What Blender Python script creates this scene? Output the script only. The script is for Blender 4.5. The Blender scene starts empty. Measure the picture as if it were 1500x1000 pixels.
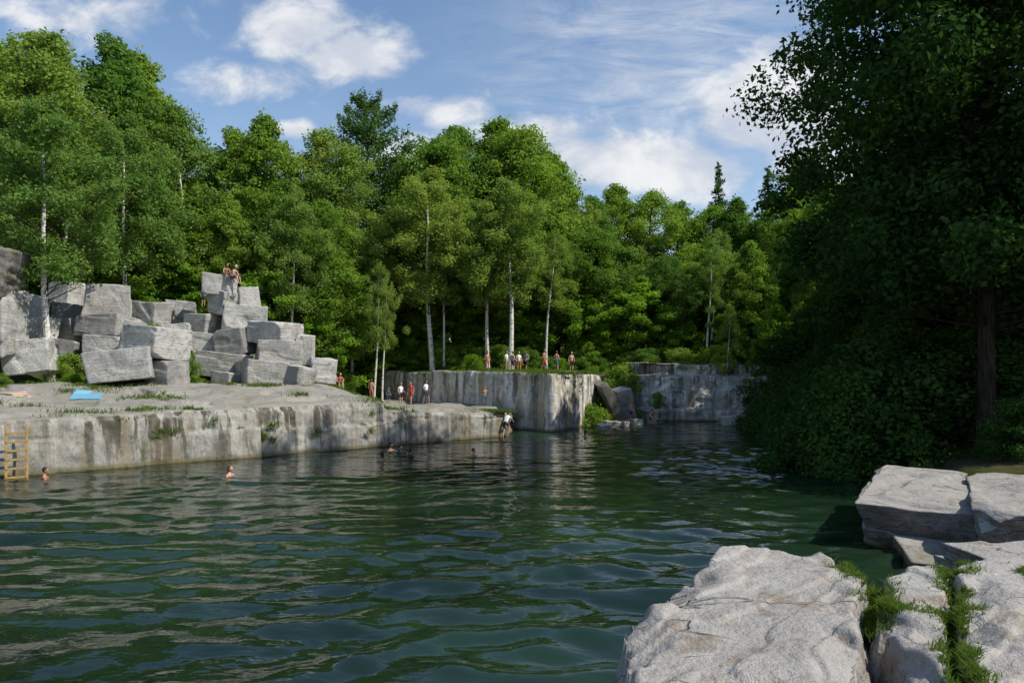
import bpy, math, random, bmesh
import numpy as np
from mathutils import Vector, Matrix, Euler
random.seed(7); rng=np.random.default_rng(7)
S=bpy.context.scene
def link(o): S.collection.objects.link(o); return o

# ------------------------------------------------------------------ noise
def _h(i,j,k):
    n=(i*374761393+j*668265263+k*2147483647+12345).astype(np.int64)&0xffffffff
    n=((n^(n>>13))*1274126177)&0xffffffff
    n=(n^(n>>16))&0xffffffff
    return n.astype(np.float64)/4294967295.0
def vnoise(x,y,z):
    x,y,z=np.broadcast_arrays(np.asarray(x,float),np.asarray(y,float),np.asarray(z,float))
    i=np.floor(x).astype(np.int64);j=np.floor(y).astype(np.int64);k=np.floor(z).astype(np.int64)
    f=x-i;g=y-j;h=z-k
    f=f*f*(3-2*f);g=g*g*(3-2*g);h=h*h*(3-2*h)
    def L(a,b,t): return a+(b-a)*t
    r=L(L(L(_h(i,j,k),_h(i+1,j,k),f),L(_h(i,j+1,k),_h(i+1,j+1,k),f),g),
        L(L(_h(i,j,k+1),_h(i+1,j,k+1),f),L(_h(i,j+1,k+1),_h(i+1,j+1,k+1),f),g),h)
    return r*2-1
def fbm(x,y,z,o=4,g=.5):
    a=1;s=0;fr=1
    for q in range(o):
        s=s+a*vnoise(np.asarray(x)*fr+q*17.3,np.asarray(y)*fr+q*5.1,np.asarray(z)*fr+q*9.7);a*=g;fr*=2.03
    return s
def sm(t): t=np.clip(t,0,1); return t*t*(3-2*t)

# ------------------------------------------------------------------ mesh helpers
def build(name,V,Q,mats,mi=None,tone=None,smooth=False):
    V=np.asarray(V,dtype=np.float32);Q=np.asarray(Q,dtype=np.int32)
    me=bpy.data.meshes.new(name)
    me.vertices.add(len(V));me.vertices.foreach_set('co',V.ravel())
    me.loops.add(Q.size);me.loops.foreach_set('vertex_index',Q.ravel())
    me.polygons.add(len(Q));me.polygons.foreach_set('loop_start',np.arange(len(Q),dtype=np.int32)*Q.shape[1])
    if mi is not None: me.polygons.foreach_set('material_index',np.asarray(mi,dtype=np.int32))
    me.polygons.foreach_set('use_smooth',np.full(len(Q),smooth))
    me.update(calc_edges=True)
    for m in mats: me.materials.append(m)
    if tone is not None:
        a=me.attributes.new('tone','FLOAT','FACE');a.data.foreach_set('value',np.asarray(tone,dtype=np.float32))
    return me
def gridq(nu,nv):
    i=np.arange(nu-1)[:,None];j=np.arange(nv-1)[None,:]
    a=i*nv+j
    return np.stack([a,a+nv,a+nv+1,a+1],-1).reshape(-1,4)
def tube(P,R,seg=8):
    P=np.array(P,float);n=len(P);V=[]
    for i in range(n):
        d=P[min(i+1,n-1)]-P[max(i-1,0)];d=d/(np.linalg.norm(d)+1e-9)
        u=np.cross(d,[0.13,1,0.21]);u/=np.linalg.norm(u)+1e-9;w=np.cross(d,u)
        for k in range(seg):
            a=2*math.pi*k/seg;V.append(P[i]+R[i]*(math.cos(a)*u+math.sin(a)*w))
    Q=[]
    for i in range(n-1):
        for k in range(seg):
            k2=(k+1)%seg;Q.append([i*seg+k,i*seg+k2,(i+1)*seg+k2,(i+1)*seg+k])
    return np.array(V),np.array(Q)

# ------------------------------------------------------------------ materials
class NT:
    def __init__(s,t): s.t=t
    def n(s,ty,**k):
        nd=s.t.nodes.new(ty)
        for a,b in k.items():
            if a.startswith('i_'):
                key=a[2:];key=int(key) if key.isdigit() else key.replace('_',' ')
                nd.inputs[key].default_value=b
            else: setattr(nd,a,b)
        return nd
    def l(s,a,b): s.t.links.new(a,b)
    def math(s,op,a,b=None,c=None,clamp=False):
        nd=s.t.nodes.new('ShaderNodeMath');nd.operation=op;nd.use_clamp=clamp
        for i,v in enumerate((a,b,c)):
            if v is None: continue
            if isinstance(v,(int,float)): nd.inputs[i].default_value=v
            else: s.l(v,nd.inputs[i])
        return nd.outputs[0]
    def mr(s,v,a,b,c=0,d=1):
        nd=s.t.nodes.new('ShaderNodeMapRange');nd.interpolation_type='SMOOTHSTEP'
        s.l(v,nd.inputs[0])
        for i,x in enumerate((a,b,c,d)): nd.inputs[i+1].default_value=x
        return nd.outputs[0]
    def mix(s,f,a,b,bt='MIX'):
        nd=s.t.nodes.new('ShaderNodeMix');nd.data_type='RGBA';nd.blend_type=bt
        for i,v in ((0,f),(6,a),(7,b)):
            if isinstance(v,(int,float)): nd.inputs[i].default_value=v
            elif isinstance(v,tuple): nd.inputs[i].default_value=v if len(v)==4 else (*v,1)
            else: s.l(v,nd.inputs[i])
        return nd.outputs[2]
    def noise(s,vec,scale,detail=5,rough=.55,dist=0):
        nd=s.t.nodes.new('ShaderNodeTexNoise');nd.inputs['Scale'].default_value=scale
        nd.inputs['Detail'].default_value=detail;nd.inputs['Roughness'].default_value=rough;nd.inputs['Distortion'].default_value=dist
        s.l(vec,nd.inputs['Vector']);return nd.outputs['Fac']
    def mapv(s,vec,sc=(1,1,1),lo=(0,0,0),rot=(0,0,0)):
        nd=s.t.nodes.new('ShaderNodeMapping');nd.inputs['Scale'].default_value=sc;nd.inputs['Location'].default_value=lo;nd.inputs['Rotation'].default_value=rot
        s.l(vec,nd.inputs['Vector']);return nd.outputs[0]
def newmat(name):
    m=bpy.data.materials.new(name);m.use_nodes=True
    t=m.node_tree;t.nodes.clear();T=NT(t)
    out=T.n('ShaderNodeOutputMaterial');return m,T,out
def plain(name,col,rough=.7,var=.25,scale=8):
    m,T,out=newmat(name);b=T.n('ShaderNodeBsdfPrincipled',i_Roughness=rough)
    tc=T.n('ShaderNodeTexCoord').outputs['Object']
    n=T.noise(tc,scale,4)
    c=T.mix(n,tuple(x*(1-var) for x in col),tuple(min(1,x*(1+var)) for x in col))
    T.l(c,b.inputs['Base Color']);T.l(b.outputs[0],out.inputs[0]);return m
def leafmat(name,c1,c2,c3,trans=.35,c4=None):
    m,T,out=newmat(name)
    at=T.n('ShaderNodeAttribute',attribute_name='tone').outputs['Fac']
    oi=T.n('ShaderNodeObjectInfo').outputs['Random']
    c=T.mix(at,c1,c2)
    c=T.mix(T.math('MULTIPLY',T.mr(oi,.45,1),.75),c,c3)
    if c4: c=T.mix(T.math('MULTIPLY',T.mr(oi,.4,0),.7),c,c4)
    d=T.n('ShaderNodeBsdfDiffuse');tr=T.n('ShaderNodeBsdfTranslucent')
    T.l(c,d.inputs[0])
    c2_=T.mix(1.0,c,(1.3,1.35,.6,1),'MULTIPLY');T.l(c2_,tr.inputs[0])
    m1=T.n('ShaderNodeMixShader',i_0=trans);T.l(d.outputs[0],m1.inputs[1]);T.l(tr.outputs[0],m1.inputs[2])
    T.l(m1.outputs[0],out.inputs[0]);return m
def barkmat(name,a,b,birch=False):
    m,T,out=newmat(name);p=T.n('ShaderNodeBsdfDiffuse')
    tc=T.n('ShaderNodeTexCoord').outputs['Object']
    v=T.mapv(tc,(2,2,9) if birch else (9,9,1.2))
    n=T.mr(T.noise(v,1.6 if birch else 1.2,3,.6),.54 if birch else .35,.62 if birch else .65)
    T.l(T.mix(n,a,b),p.inputs[0])
    T.l(p.outputs[0],out.inputs[0]);return m
def rockmat(name,base=(.27,.265,.25),light=(.5,.49,.46),dark=(.055,.05,.042),tan=(.3,.23,.14),streak=0.0,white=.85,stz=(0,3),sc=1.0,water=False,moss=0.0,topc=None,topf=.5,lo=.5,strata=0,bump=.7,crack=.0,fiss=0,sf=1.1,zmin=.2,mott=1.0,lay=.4):
    m,T,out=newmat(name);p=T.n('ShaderNodeBsdfPrincipled',i_Roughness=.85);p.inputs['Specular IOR Level'].default_value=.2
    tcn=T.n('ShaderNodeTexCoord');tc=tcn.outputs['Object']
    oi=T.n('ShaderNodeObjectInfo')
    off=T.n('ShaderNodeVectorMath',operation='ADD');T.l(tc,off.inputs[0])
    cr=T.n('ShaderNodeCombineXYZ');r=T.math('MULTIPLY',oi.outputs['Random'],37.0)
    for i in range(3): T.l(r,cr.inputs[i])
    T.l(cr.outputs[0],off.inputs[1]);v=off.outputs[0]
    n1=T.noise(v,.55*sc,6,.62,.4);n2=T.noise(v,3.2*sc,7,.68);n3=T.noise(v,22*sc,4,.7)
    c=T.mix(T.mr(n1,.40,.60),base,light)
    c=T.mix(T.mr(n2,.48,.70,0,.7*mott),c,dark)
    c=T.mix(T.mr(T.noise(v,1.1*sc,5,.65,.8),.5,.68,0,.65*mott),c,tan)
    c=T.mix(T.mr(n3,.40,.7,0,.6*mott),c,tuple(x*.45 for x in base))
    rv=T.math('MULTIPLY_ADD',oi.outputs['Random'],.5,.75)
    cc=T.n('ShaderNodeCombineXYZ')
    for i in range(3): T.l(rv,cc.inputs[i])
    if streak==0 and not fiss: c=T.mix(1.0,c,cc.outputs[0],'MULTIPLY')
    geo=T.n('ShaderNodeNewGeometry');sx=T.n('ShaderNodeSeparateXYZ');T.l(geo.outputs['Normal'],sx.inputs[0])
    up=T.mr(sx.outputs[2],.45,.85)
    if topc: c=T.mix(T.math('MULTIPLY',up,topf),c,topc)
    if streak>0:
        s1=T.noise(T.mapv(tc,(1,1,.05)),sf,4,.6);s2=T.noise(T.mapv(tc,(1,1,.04),(31,7,3)),1.3,6,.7)
        s3=T.noise(T.mapv(tc,(1,1,.25),(5,17,3)),.3,3,.6)
        s4=T.noise(T.mapv(tc,(1,1,.5),(2,9,1)),3.0,5,.6)
        px=T.n('ShaderNodeSeparateXYZ');T.l(tc,px.inputs[0])
        hz=T.mr(px.outputs[2],stz[0],stz[1],.6,1)
        side=T.math('SUBTRACT',1.0,T.mr(sx.outputs[2],.6,.9))
        zone=T.mr(s3,.36,.52,zmin,1)
        f2=T.math('MULTIPLY',T.math('MULTIPLY',T.mr(s2,.50,.60),side),white)
        c=T.mix(f2,c,tuple(min(1,x*1.3) for x in light))
        f3=T.math('MULTIPLY',T.math('MULTIPLY',T.mr(T.noise(T.mapv(tc,(1,1,.1),(3,2,9)),1.1,5),.53,.62),side),.6)
        c=T.mix(f3,c,tan)
        f=T.math('MULTIPLY',T.math('MULTIPLY',T.mr(s1,lo,lo+.07),hz),T.math('MULTIPLY',side,zone))
        f=T.math('MULTIPLY',f,T.mr(s4,.3,.55,.55,1))
        c=T.mix(T.math('MULTIPLY',f,streak,clamp=True),c,dark)
    if water:
        px=T.n('ShaderNodeSeparateXYZ');T.l(geo.outputs['Position'],px.inputs[0])
        zz=T.math('ADD',px.outputs[2],T.math('MULTIPLY',T.math('SUBTRACT',n2,.5),.25))
        c=T.mix(T.mr(zz,.10,.28,.75,0),c,(.15,.125,.05))
        c=T.mix(T.mr(zz,-.02,.1,.8,0),c,(.03,.03,.015))
    if moss>0:
        mo=T.math('MULTIPLY',T.mr(T.noise(v,.8,6,.7),.54,.62),moss)
        c=T.mix(mo,c,(.05,.085,.02))
    h=T.math('ADD',n2,T.math('MULTIPLY',n3,.4))
    if fiss:
        fa=T.noise(T.mapv(v,(.35,2.2,2.2),rot=(0,.1,.75)),.6,3,.5,.2)
        fl=T.mr(T.math('ABSOLUTE',T.math('SUBTRACT',fa,.5)),0,.007,1,0)
        fl=T.math('MULTIPLY',fl,T.mr(T.noise(v,.9,3),.42,.58))
        c=T.mix(T.math('MULTIPLY',fl,.5),c,(.09,.07,.05))
        sp=T.mr(T.noise(v,1.9,6,.75,.5),.53,.64,0,.6);c=T.mix(sp,c,(.20,.145,.10))
        h=T.math('SUBTRACT',h,T.math('MULTIPLY',fl,fiss))
        la=T.noise(T.mapv(v,(.8,3.5,7),rot=(.3,.15,.75)),1.0,4,.6);h=T.math('ADD',h,T.math('MULTIPLY',la,lay))
    T.l(c,p.inputs['Base Color'])
    if crack>0:
        vo=T.n('ShaderNodeTexVoronoi',feature='DISTANCE_TO_EDGE',i_Scale=.55*sc)
        ds=T.n('ShaderNodeVectorMath',operation='ADD');T.l(v,ds.inputs[0])
        nc=T.n('ShaderNodeTexNoise',i_Scale=1.2,i_Detail=4);T.l(v,nc.inputs['Vector']);T.l(nc.outputs['Color'],ds.inputs[1]);T.l(ds.outputs[0],vo.inputs['Vector'])
        h=T.math('ADD',h,T.mr(vo.outputs['Distance'],0,.02,-crack,0))
    if strata:
        st=T.noise(T.mapv(v,(.5,.5,9),rot=(.25,.2,0)),1.0,4,.6);h=T.math('ADD',h,T.math('MULTIPLY',st,strata))
    bp=T.n('ShaderNodeBump',i_Strength=bump,i_Distance=.09);T.l(h,bp.inputs['Height']);T.l(bp.outputs[0],p.inputs['Normal'])
    T.l(p.outputs[0],out.inputs[0]);return m

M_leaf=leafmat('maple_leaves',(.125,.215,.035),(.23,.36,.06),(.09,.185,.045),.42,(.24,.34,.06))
M_leafd=leafmat('painted_shade_leaves',(.036,.08,.02),(.078,.15,.032),(.038,.085,.025),.3)  # darker copy of the maple greens; right-bank shade is put into the colour
M_birch=leafmat('birch_leaves',(.17,.25,.055),(.26,.37,.09),(.13,.23,.06),.42,(.26,.33,.075))
M_sap=leafmat('sapling_leaves',(.13,.24,.024),(.23,.40,.045),(.09,.20,.036),.45,(.23,.37,.045))
M_pine=leafmat('pine_needles',(.08,.155,.05),(.14,.24,.07),(.075,.155,.06),.25)
M_grass=leafmat('grass_blades',(.08,.13,.025),(.15,.22,.05),(.09,.14,.03),.4)
M_bark=barkmat('bark',(.055,.045,.034),(.025,.02,.015))
M_bbark=barkmat('birch_bark',(.68,.66,.61),(.16,.14,.12),True)

M_ledge=rockmat('ledge_marble',base=(.24,.23,.20),light=(.40,.385,.345),dark=(.055,.042,.029),tan=(.23,.185,.12),streak=.92,white=.4,stz=(.2,2.0),water=True,moss=.3,topc=(.28,.26,.22),lo=.50,sf=1.7,zmin=.4,mott=.6)
M_wall=rockmat('wall_marble',base=(.40,.39,.365),light=(.66,.65,.61),dark=(.06,.053,.043),tan=(.38,.29,.15),streak=.9,white=.6,stz=(1.0,4.0),water=True,moss=.25,topc=(.25,.24,.18),lo=.51,sf=1.3,zmin=.3,mott=.7)
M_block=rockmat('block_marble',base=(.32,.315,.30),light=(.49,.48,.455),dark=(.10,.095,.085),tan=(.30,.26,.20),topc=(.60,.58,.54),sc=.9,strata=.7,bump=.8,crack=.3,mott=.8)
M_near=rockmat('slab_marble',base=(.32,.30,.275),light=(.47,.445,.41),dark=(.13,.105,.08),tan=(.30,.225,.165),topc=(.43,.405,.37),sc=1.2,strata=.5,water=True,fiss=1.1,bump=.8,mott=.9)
M_side=rockmat('bank_slab_marble',base=(.18,.165,.15),light=(.31,.29,.27),dark=(.07,.055,.04),tan=(.20,.14,.10),topc=(.43,.405,.37),topf=.85,sc=1.3,strata=1.6,water=True,fiss=.8,bump=.9)  # weathered sides, darkened further: the shade on them is put into the colour

# ------------------------------------------------------------------ site plan
LX,LY=-19.7,28.5; TX,TY=.752,.66     # ledge origin / along-ledge direction
def ts(x,y):
    dx=x-LX;dy=y-LY;return TX*dx+TY*dy,-TY*dx+TX*dy
def xy(t,s): return LX+TX*t-TY*s,LY+TY*t+TX*s
pond=np.array([(-44,-30),(-44,2),(-32,17.7),(LX,LY),(-7.3,39.4),(-.2,45.6),(-.4,51.8),(2.7,49.6),(4.8,53.2),(7.3,60.5),(9.5,61),(20.5,60),(20,54),(16.5,40),(14.2,31),(13.2,26),(11.4,22),(9.8,18.5),(9.3,15),(7.2,11.5),(5.6,9),(2.4,6),(1.2,3),(0.2,-6),(0,-30)],float)
def sdist(x,y,poly=pond):
    x=np.asarray(x,float);y=np.asarray(y,float)
    d=np.full(x.shape,1e9);ins=np.zeros(x.shape,bool);n=len(poly)
    for i in range(n):
        ax,ay=poly[i];bx,by=poly[(i+1)%n];ex,ey=bx-ax,by-ay
        u=np.clip(((x-ax)*ex+(y-ay)*ey)/(ex*ex+ey*ey),0,1)
        d=np.minimum(d,np.hypot(x-ax-u*ex,y-ay-u*ey))
        c=((ay>y)!=(by>y))&(x<(bx-ax)*(y-ay)/((by-ay) if by!=ay else 1e-9)+ax);ins^=c
    return np.where(ins,-d,d)
def ledge_z(t,s):
    s0=np.maximum(s,0)
    main=2.2+.2*np.clip(t/17,0,1)+np.minimum(.1*s0,1.05)
    right=1.95-.45*np.clip((t-17)/9,0,1)+0*s
    return main+(right-main)*sm((t-17)/(.3+.62*s0))
def ledge_top(t,s):
    t=np.asarray(t,float);s=np.asarray(s,float)
    z=ledge_z(t,s)+.08*fbm(t*.5,s*.5,0*t,4)*sm(s/1.5)-.07*np.exp(-np.maximum(s,0)/.10)
    return z+.16*sm((vnoise(t*.22,s*.3,0*t+8)-.05)/.04)*sm(s/2)-.12*sm((vnoise(t*.35+5,s*.5,0*t+8)-.15)/.05)*sm(s/.5)
def ground(x,y):
    x=np.asarray(x,float);y=np.asarray(y,float)
    t,s=ts(x,y);d=sdist(x,y)
    lz=ledge_z(t,s)
    s0=12+9*sm((t-17)/7)
    rise=sm((s-s0)/6)
    left=lz-.35+rise*(4.5-lz+.3)+.05*np.maximum(s-s0-5,0)
    back=3.97+.06*np.clip(d-7,0,150)
    right=.55+.13*np.clip(d,0,35)
    wB=sm((t-30.9)/1.6)
    L=left*(1-wB)+back*wB
    wr=sm((y-54)/8);R=right*(1-wr)+back*wr
    land=np.where(s>-3,L,R)
    land=land+.12*fbm(x*.35,y*.35,0*x,3)*sm((d-3)/4)
    return -1.6+(land+1.6)*sm((d-.3)/1.9)-1.5*sm(-d/3)
def gz(x,y): return float(ground(np.array([x]),np.array([y]))[0])
F=1083.0
def bx(px,D): return (px-750)/F*D      # bearing measured in the photo -> metres east at distance D
def bz(py,D): return 4+(545-py)/F*D

def axis(lo,hi,st,far):
    c=np.arange(lo,hi+.01,st);e=np.geomspace(2,far,22)
    return np.concatenate([lo-e[::-1],c,hi+e])
gx=axis(-60,60,.6,900);gy=axis(-20,110,.6,900)
X,Y=np.meshgrid(gx,gy,indexing='ij')
Z=ground(X,Y)
mg,T,out=newmat('forest_ground');p=T.n('ShaderNodeBsdfDiffuse')
tc=T.n('ShaderNodeTexCoord').outputs['Object']
c=T.mix(T.mr(T.noise(tc,.5,6,.65),.4,.6),(.045,.075,.018),(.10,.08,.05))
c=T.mix(T.mr(T.noise(tc,5,5,.7),.4,.7,0,.7),c,(.03,.04,.012))
T.l(c,p.inputs[0]);T.l(p.outputs[0],out.inputs[0])
link(bpy.data.objects.new('ground',build('ground',np.stack([X,Y,Z],-1).reshape(-1,3),gridq(*X.shape),[mg],smooth=True)))

# ------------------------------------------------------------------ water
wx=np.concatenate([np.arange(-46,-26,.5),np.arange(-26,21.5,.11)]);wy=np.concatenate([np.arange(-14,4,.4),np.arange(4,63.5,.11)])
X,Y=np.meshgrid(wx,wy,indexing='ij');Z=np.zeros_like(X)
r2=np.random.default_rng(3)
wxp=X+.7*fbm(X*.2,Y*.2,0*X,2);wyp=Y+.7*fbm(X*.2+9,Y*.2,0*X,2)
for k in range(60):
    lam=np.exp(r2.uniform(math.log(.40),math.log(2.5)));th=math.pi/2+r2.normal(0,.38)+.12
    kk=2*math.pi/lam
    Z+=.0037*lam*np.sin(kk*(wxp*math.cos(th)+wyp*math.sin(th))+r2.uniform(0,6.28))
Z*=(.85+.6*fbm(X*.09,Y*.13,0*X+3,2))*(1+.40*sm((26-Y)/14))
mw,T,out=newmat('quarry_water');p=T.n('ShaderNodeBsdfPrincipled',i_Roughness=.012,i_IOR=1.5)
tc=T.n('ShaderNodeTexCoord').outputs['Object']
c=T.mix(T.mr(T.noise(tc,.16,3),.35,.65),(.005,.014,.008),(.013,.032,.015));T.l(c,p.inputs[0])
n=T.noise(T.mapv(tc,(1,1.9,1)),2.6,2,.5,.3);bp=T.n('ShaderNodeBump',i_Strength=.35,i_Distance=.04);T.l(n,bp.inputs['Height']);T.l(bp.outputs[0],p.inputs['Normal'])
T.l(p.outputs[0],out.inputs[0])
link(bpy.data.objects.new('water',build('water',np.stack([X,Y,Z],-1).reshape(-1,3),gridq(*X.shape),[mw],smooth=True)))

# ------------------------------------------------------------------ ledge
na=600
a=np.linspace(0,1,na)
zf=np.linspace(0,1,44)
srow=np.geomspace(.06,24,76)
V=[]
def tmax(s): return min(25.9+.95*max(s,0),31.0)
for z in zf:      # front face: flat saw-cut faces stepping in and out at vertical joints
    t=-20+a*(tmax(0)+20)
    top=ledge_z(t,0*t)
    zz=-1.4+(top-.08+1.4)*z
    out_=.20*fbm(t*.3,zz*.3,0*t,3)+.055*fbm(t*1.6,zz*1.2,0*t+4,5,.6)
    ph=t/2.7+.6*vnoise(t*.3,0*t,0*t);cell=np.floor(ph).astype(np.int64);out_+=.42*(_h(cell,0*cell,0*cell))
    fr=ph%1;out_-=.22*np.exp(-(np.minimum(fr,1-fr)/.018)**2)*(_h(cell,0*cell+3,0*cell)>.3)
    out_-=.45*sm((t-17)/.3)
    out_+=.25*(1-z)*sm((17-t)/4)*(z>0)
    out_-=(.10+.10*sm(vnoise(t*1.3,0*t,0*t+3)*2))*sm((z-.93)/.07)
    out_-=.10*np.exp(-((zz-1.25-.2*vnoise(t*.3,0*t,0*t))/.035)**2)*sm(vnoise(t*.4,0*t+2,0*t)*4+.5)
    out_-=.18*sm((zz-1.3-.2*vnoise(t*.3,0*t,0*t))/.05)*sm(vnoise(t*.25,0*t+7,0*t)*8)
    s=-out_
    x,y=xy(t,s);V.append(np.stack([x,y,zz],-1))
sfront=s.copy()
for sr in srow:
    t=-20+a*(tmax(sr)+20)
    s=sr+sfront*(1-sm(sr/5))
    zz=ledge_top(t,0*t+sr)-ledge_z(t,0*t+sr)+ledge_z(t,s)
    x,y=xy(t,s);V.append(np.stack([x,y,zz],-1))
V=np.array(V)
ext=[]
for k,f in enumerate(np.linspace(.0,1,14)[1:]):
    e=V[:,-1,:].copy();e[:,2]=e[:,2]*(1-f)+(-1.4)*f;e[:,0]+=.15*math.sin(k*1.3)+.1*f;ext.append(e)
V=np.concatenate([V,np.stack(ext,1)],1)
link(bpy.data.objects.new('quarry_ledge',build('quarry_ledge',V.reshape(-1,3),gridq(*V.shape[:2])[:,::-1],[M_ledge],smooth=True)))

# ------------------------------------------------------------------ walls
def wall(name,pts,ztop,zbot,depth,tiers=(),mat=M_wall,amp=.12,seed=0,joint=2.6):
    P=np.array(pts,float);seg=np.hypot(*(P[1:]-P[:-1]).T);cum=np.concatenate([[0],np.cumsum(seg)])
    ds=.12;q=np.arange(0,cum[-1],ds)
    x=np.interp(q,cum,P[:,0]);y=np.interp(q,cum,P[:,1]);zt=np.interp(q,cum,ztop)
    ph=q/joint+.4*vnoise(q*.15,0*q+seed,0*q);ci=np.floor(ph).astype(np.int64);fr=ph%1
    zt=zt+.22*(_h(ci,0*ci+seed+9,0*ci)-.5)
    dx=np.gradient(x);dy=np.gradient(y);k=np.ones(7)/7
    dx=np.convolve(np.pad(dx,3,'edge'),k,'valid');dy=np.convolve(np.pad(dy,3,'edge'),k,'valid')
    L=np.hypot(dx,dy);nx=dy/L;ny=-dx/L
    V=[]
    for z in np.linspace(0,1,56):
        zz=zbot+(zt-zbot)*z
        o=amp*fbm(q*.4+seed,zz*.6,0*q,5,.6)+.26*_h(ci,0*ci+seed,0*ci)
        o-=.18*np.exp(-(np.minimum(fr,1-fr)/.03)**2)
        for tz,st in tiers:
            o-=st*sm((zz-tz-.12*vnoise(q*.3,0*q+tz,0*q))/.12)
            o-=.14*np.exp(-((zz-tz+.05)/.06)**2)
        o-=.10*sm((z-.96)/.04)
        V.append(np.stack([x+nx*o,y+ny*o,zz],-1))
    last=V[-1]
    for d in np.linspace(0,1,14)[1:]:
        dd=d*depth;b=last.copy();b[:,0]-=nx*dd;b[:,1]-=ny*dd;b[:,2]+=.10*fbm(b[:,0]*.7,b[:,1]*.7,0*q,3)*min(1,d*4)-.25*d;V.append(b)
    V=np.array(V)
    return link(bpy.data.objects.new(name,build(name,V.reshape(-1,3),gridq(*V.shape[:2])[:,::-1],[mat],smooth=True)))
wall('quarry_wall',[(-20,71),(-8.2,61.5),(-.8,53.0),(2.6,49.5),(4.7,53.0),(6.6,58.5),(7.2,62)],[4.2,4.1,4.05,4.0,4.0,3.8,3.6],-1.3,2.6,seed=2)
wall('quarry_wall',[(8.2,66),(8.9,60.8),(14,60.4),(21,60),(24,57)],[4.7,4.7,4.8,4.5,4.2],-1.3,4.5,tiers=((1.0,.5),(2.4,.35),(3.7,.9)),seed=5,joint=3.4,amp=.2)

# ------------------------------------------------------------------ blocks
cube_cache={}
def cube(n):
    if n in cube_cache: return cube_cache[n]
    V={};vl=[];Q=[]
    def vid(p):
        k=tuple(int(round(c*n)) for c in p)
        if k not in V: V[k]=len(vl);vl.append(p)
        return V[k]
    for ax in range(3):
        for sg in (-1,1):
            for i in range(n):
                for j in range(n):
                    f=[]
                    for (a_,b_) in ((0,0),(1,0),(1,1),(0,1)):
                        p=[0,0,0];p[ax]=sg;p[(ax+1)%3]=-1+2*(i+a_)/n;p[(ax+2)%3]=-1+2*(j+b_)/n;f.append(vid(tuple(p)))
                    Q.append(f if sg>0 else f[::-1])
    cube_cache[n]=(np.array(vl),np.array(Q));return cube_cache[n]
def block(name,c,size,rot,seed,mat=M_block,n=26,jit=.16,rd=.03,amp=.03,parent=None,corners=None,strata=0,cuts=4,cutr=(.84,.98)):
    v,Q=cube(n);r=np.random.default_rng(seed)
    p=v.copy();hs=np.array(size)/2
    b=rd*min(hs)/hs
    q=np.clip(p,-(1-b),1-b);d=(p-q)/b;ln=np.linalg.norm(d,axis=1);k=ln>1e-6
    p[k]=q[k]+(d[k]/np.maximum(ln[k],1)[:,None])*b
    for _ in range(cuts):
        nrm=np.sign(r.uniform(-1,1,3))*np.array([r.uniform(.15,1),r.uniform(.15,1),r.uniform(.15,1)]);nrm/=np.linalg.norm(nrm)
        off=np.abs(nrm).sum()*r.uniform(*cutr);e=p@nrm-off;k=e>0;p[k]-=e[k][:,None]*nrm
    C=np.array([[i,j,l] for i in(-1,1) for j in(-1,1) for l in(-1,1)],float)
    D=r.uniform(-jit,jit,(8,3))
    if corners is not None: D=np.array(corners,float)
    w=np.prod((1+C[None]*p[:,None,:])/2,axis=2)
    p=p+w@D
    P=p*hs
    nn=v/np.linalg.norm(v,axis=1)[:,None]
    am=amp*min(size);s=seed*3.7
    dsp=fbm(P[:,0]*.9+s,P[:,1]*.9,P[:,2]*.9,5)*am
    stp=vnoise(P[:,0]*.6+s,P[:,1]*.6,P[:,2]*1.3);dsp-=am*1.5*sm((stp-.1)/.08)
    if strata: dsp+=strata*fbm(P[:,0]*.3,P[:,1]*.3+s,(P[:,2]+.35*P[:,0])*5,3)*(1-np.abs(v[:,2])**6)
    P=P+nn*dsp[:,None]
    me=build(name,P,Q,[mat],smooth=True)
    o=link(bpy.data.objects.new(name,me));o.location=c;o.rotation_euler=rot
    if parent: o.parent=parent
    return o
def pile(name,rows,seed0):
    e=link(bpy.data.objects.new(name,None))
    for i,(x0,x1,y0,y1,D,rz) in enumerate(rows):
        r=random.Random(seed0+i)
        w=(x1-x0)/F*D;h=(y1-y0)/F*D*1.03
        dp=max(w,h)*r.uniform(.75,1.05)
        rz=rz*1.7
        a=math.radians(rz)
        ww=w/(abs(math.cos(a))+.6*abs(math.sin(a)))*1.0
        block('block_%d'%(i+1),(bx((x0+x1)/2,D),D+dp*.35,bz((y0+y1)/2,D)),(ww,dp,h),(r.uniform(-.10,.07),r.uniform(-.14,.14),a),seed0+i,parent=e,jit=.12)
    return e
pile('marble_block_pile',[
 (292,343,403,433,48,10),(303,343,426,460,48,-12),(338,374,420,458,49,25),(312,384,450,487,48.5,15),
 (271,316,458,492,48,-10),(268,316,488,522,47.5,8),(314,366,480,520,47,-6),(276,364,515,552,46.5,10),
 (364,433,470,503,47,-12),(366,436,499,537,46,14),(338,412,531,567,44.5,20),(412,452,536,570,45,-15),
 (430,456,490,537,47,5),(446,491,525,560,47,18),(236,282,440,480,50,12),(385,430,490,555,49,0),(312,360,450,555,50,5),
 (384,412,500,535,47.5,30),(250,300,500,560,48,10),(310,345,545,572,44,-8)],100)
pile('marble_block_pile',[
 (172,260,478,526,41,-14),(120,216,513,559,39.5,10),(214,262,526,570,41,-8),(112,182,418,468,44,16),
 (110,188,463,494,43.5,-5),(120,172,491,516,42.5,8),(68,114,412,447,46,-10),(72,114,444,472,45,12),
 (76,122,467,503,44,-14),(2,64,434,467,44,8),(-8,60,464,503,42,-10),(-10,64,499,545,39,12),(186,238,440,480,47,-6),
 (232,278,476,518,46,10),(-60,-5,440,520,42,10),(40,80,475,505,45,-20),(20,110,450,540,49,3),(160,235,460,540,49,4),(64,110,500,530,43,5)],200)
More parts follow.
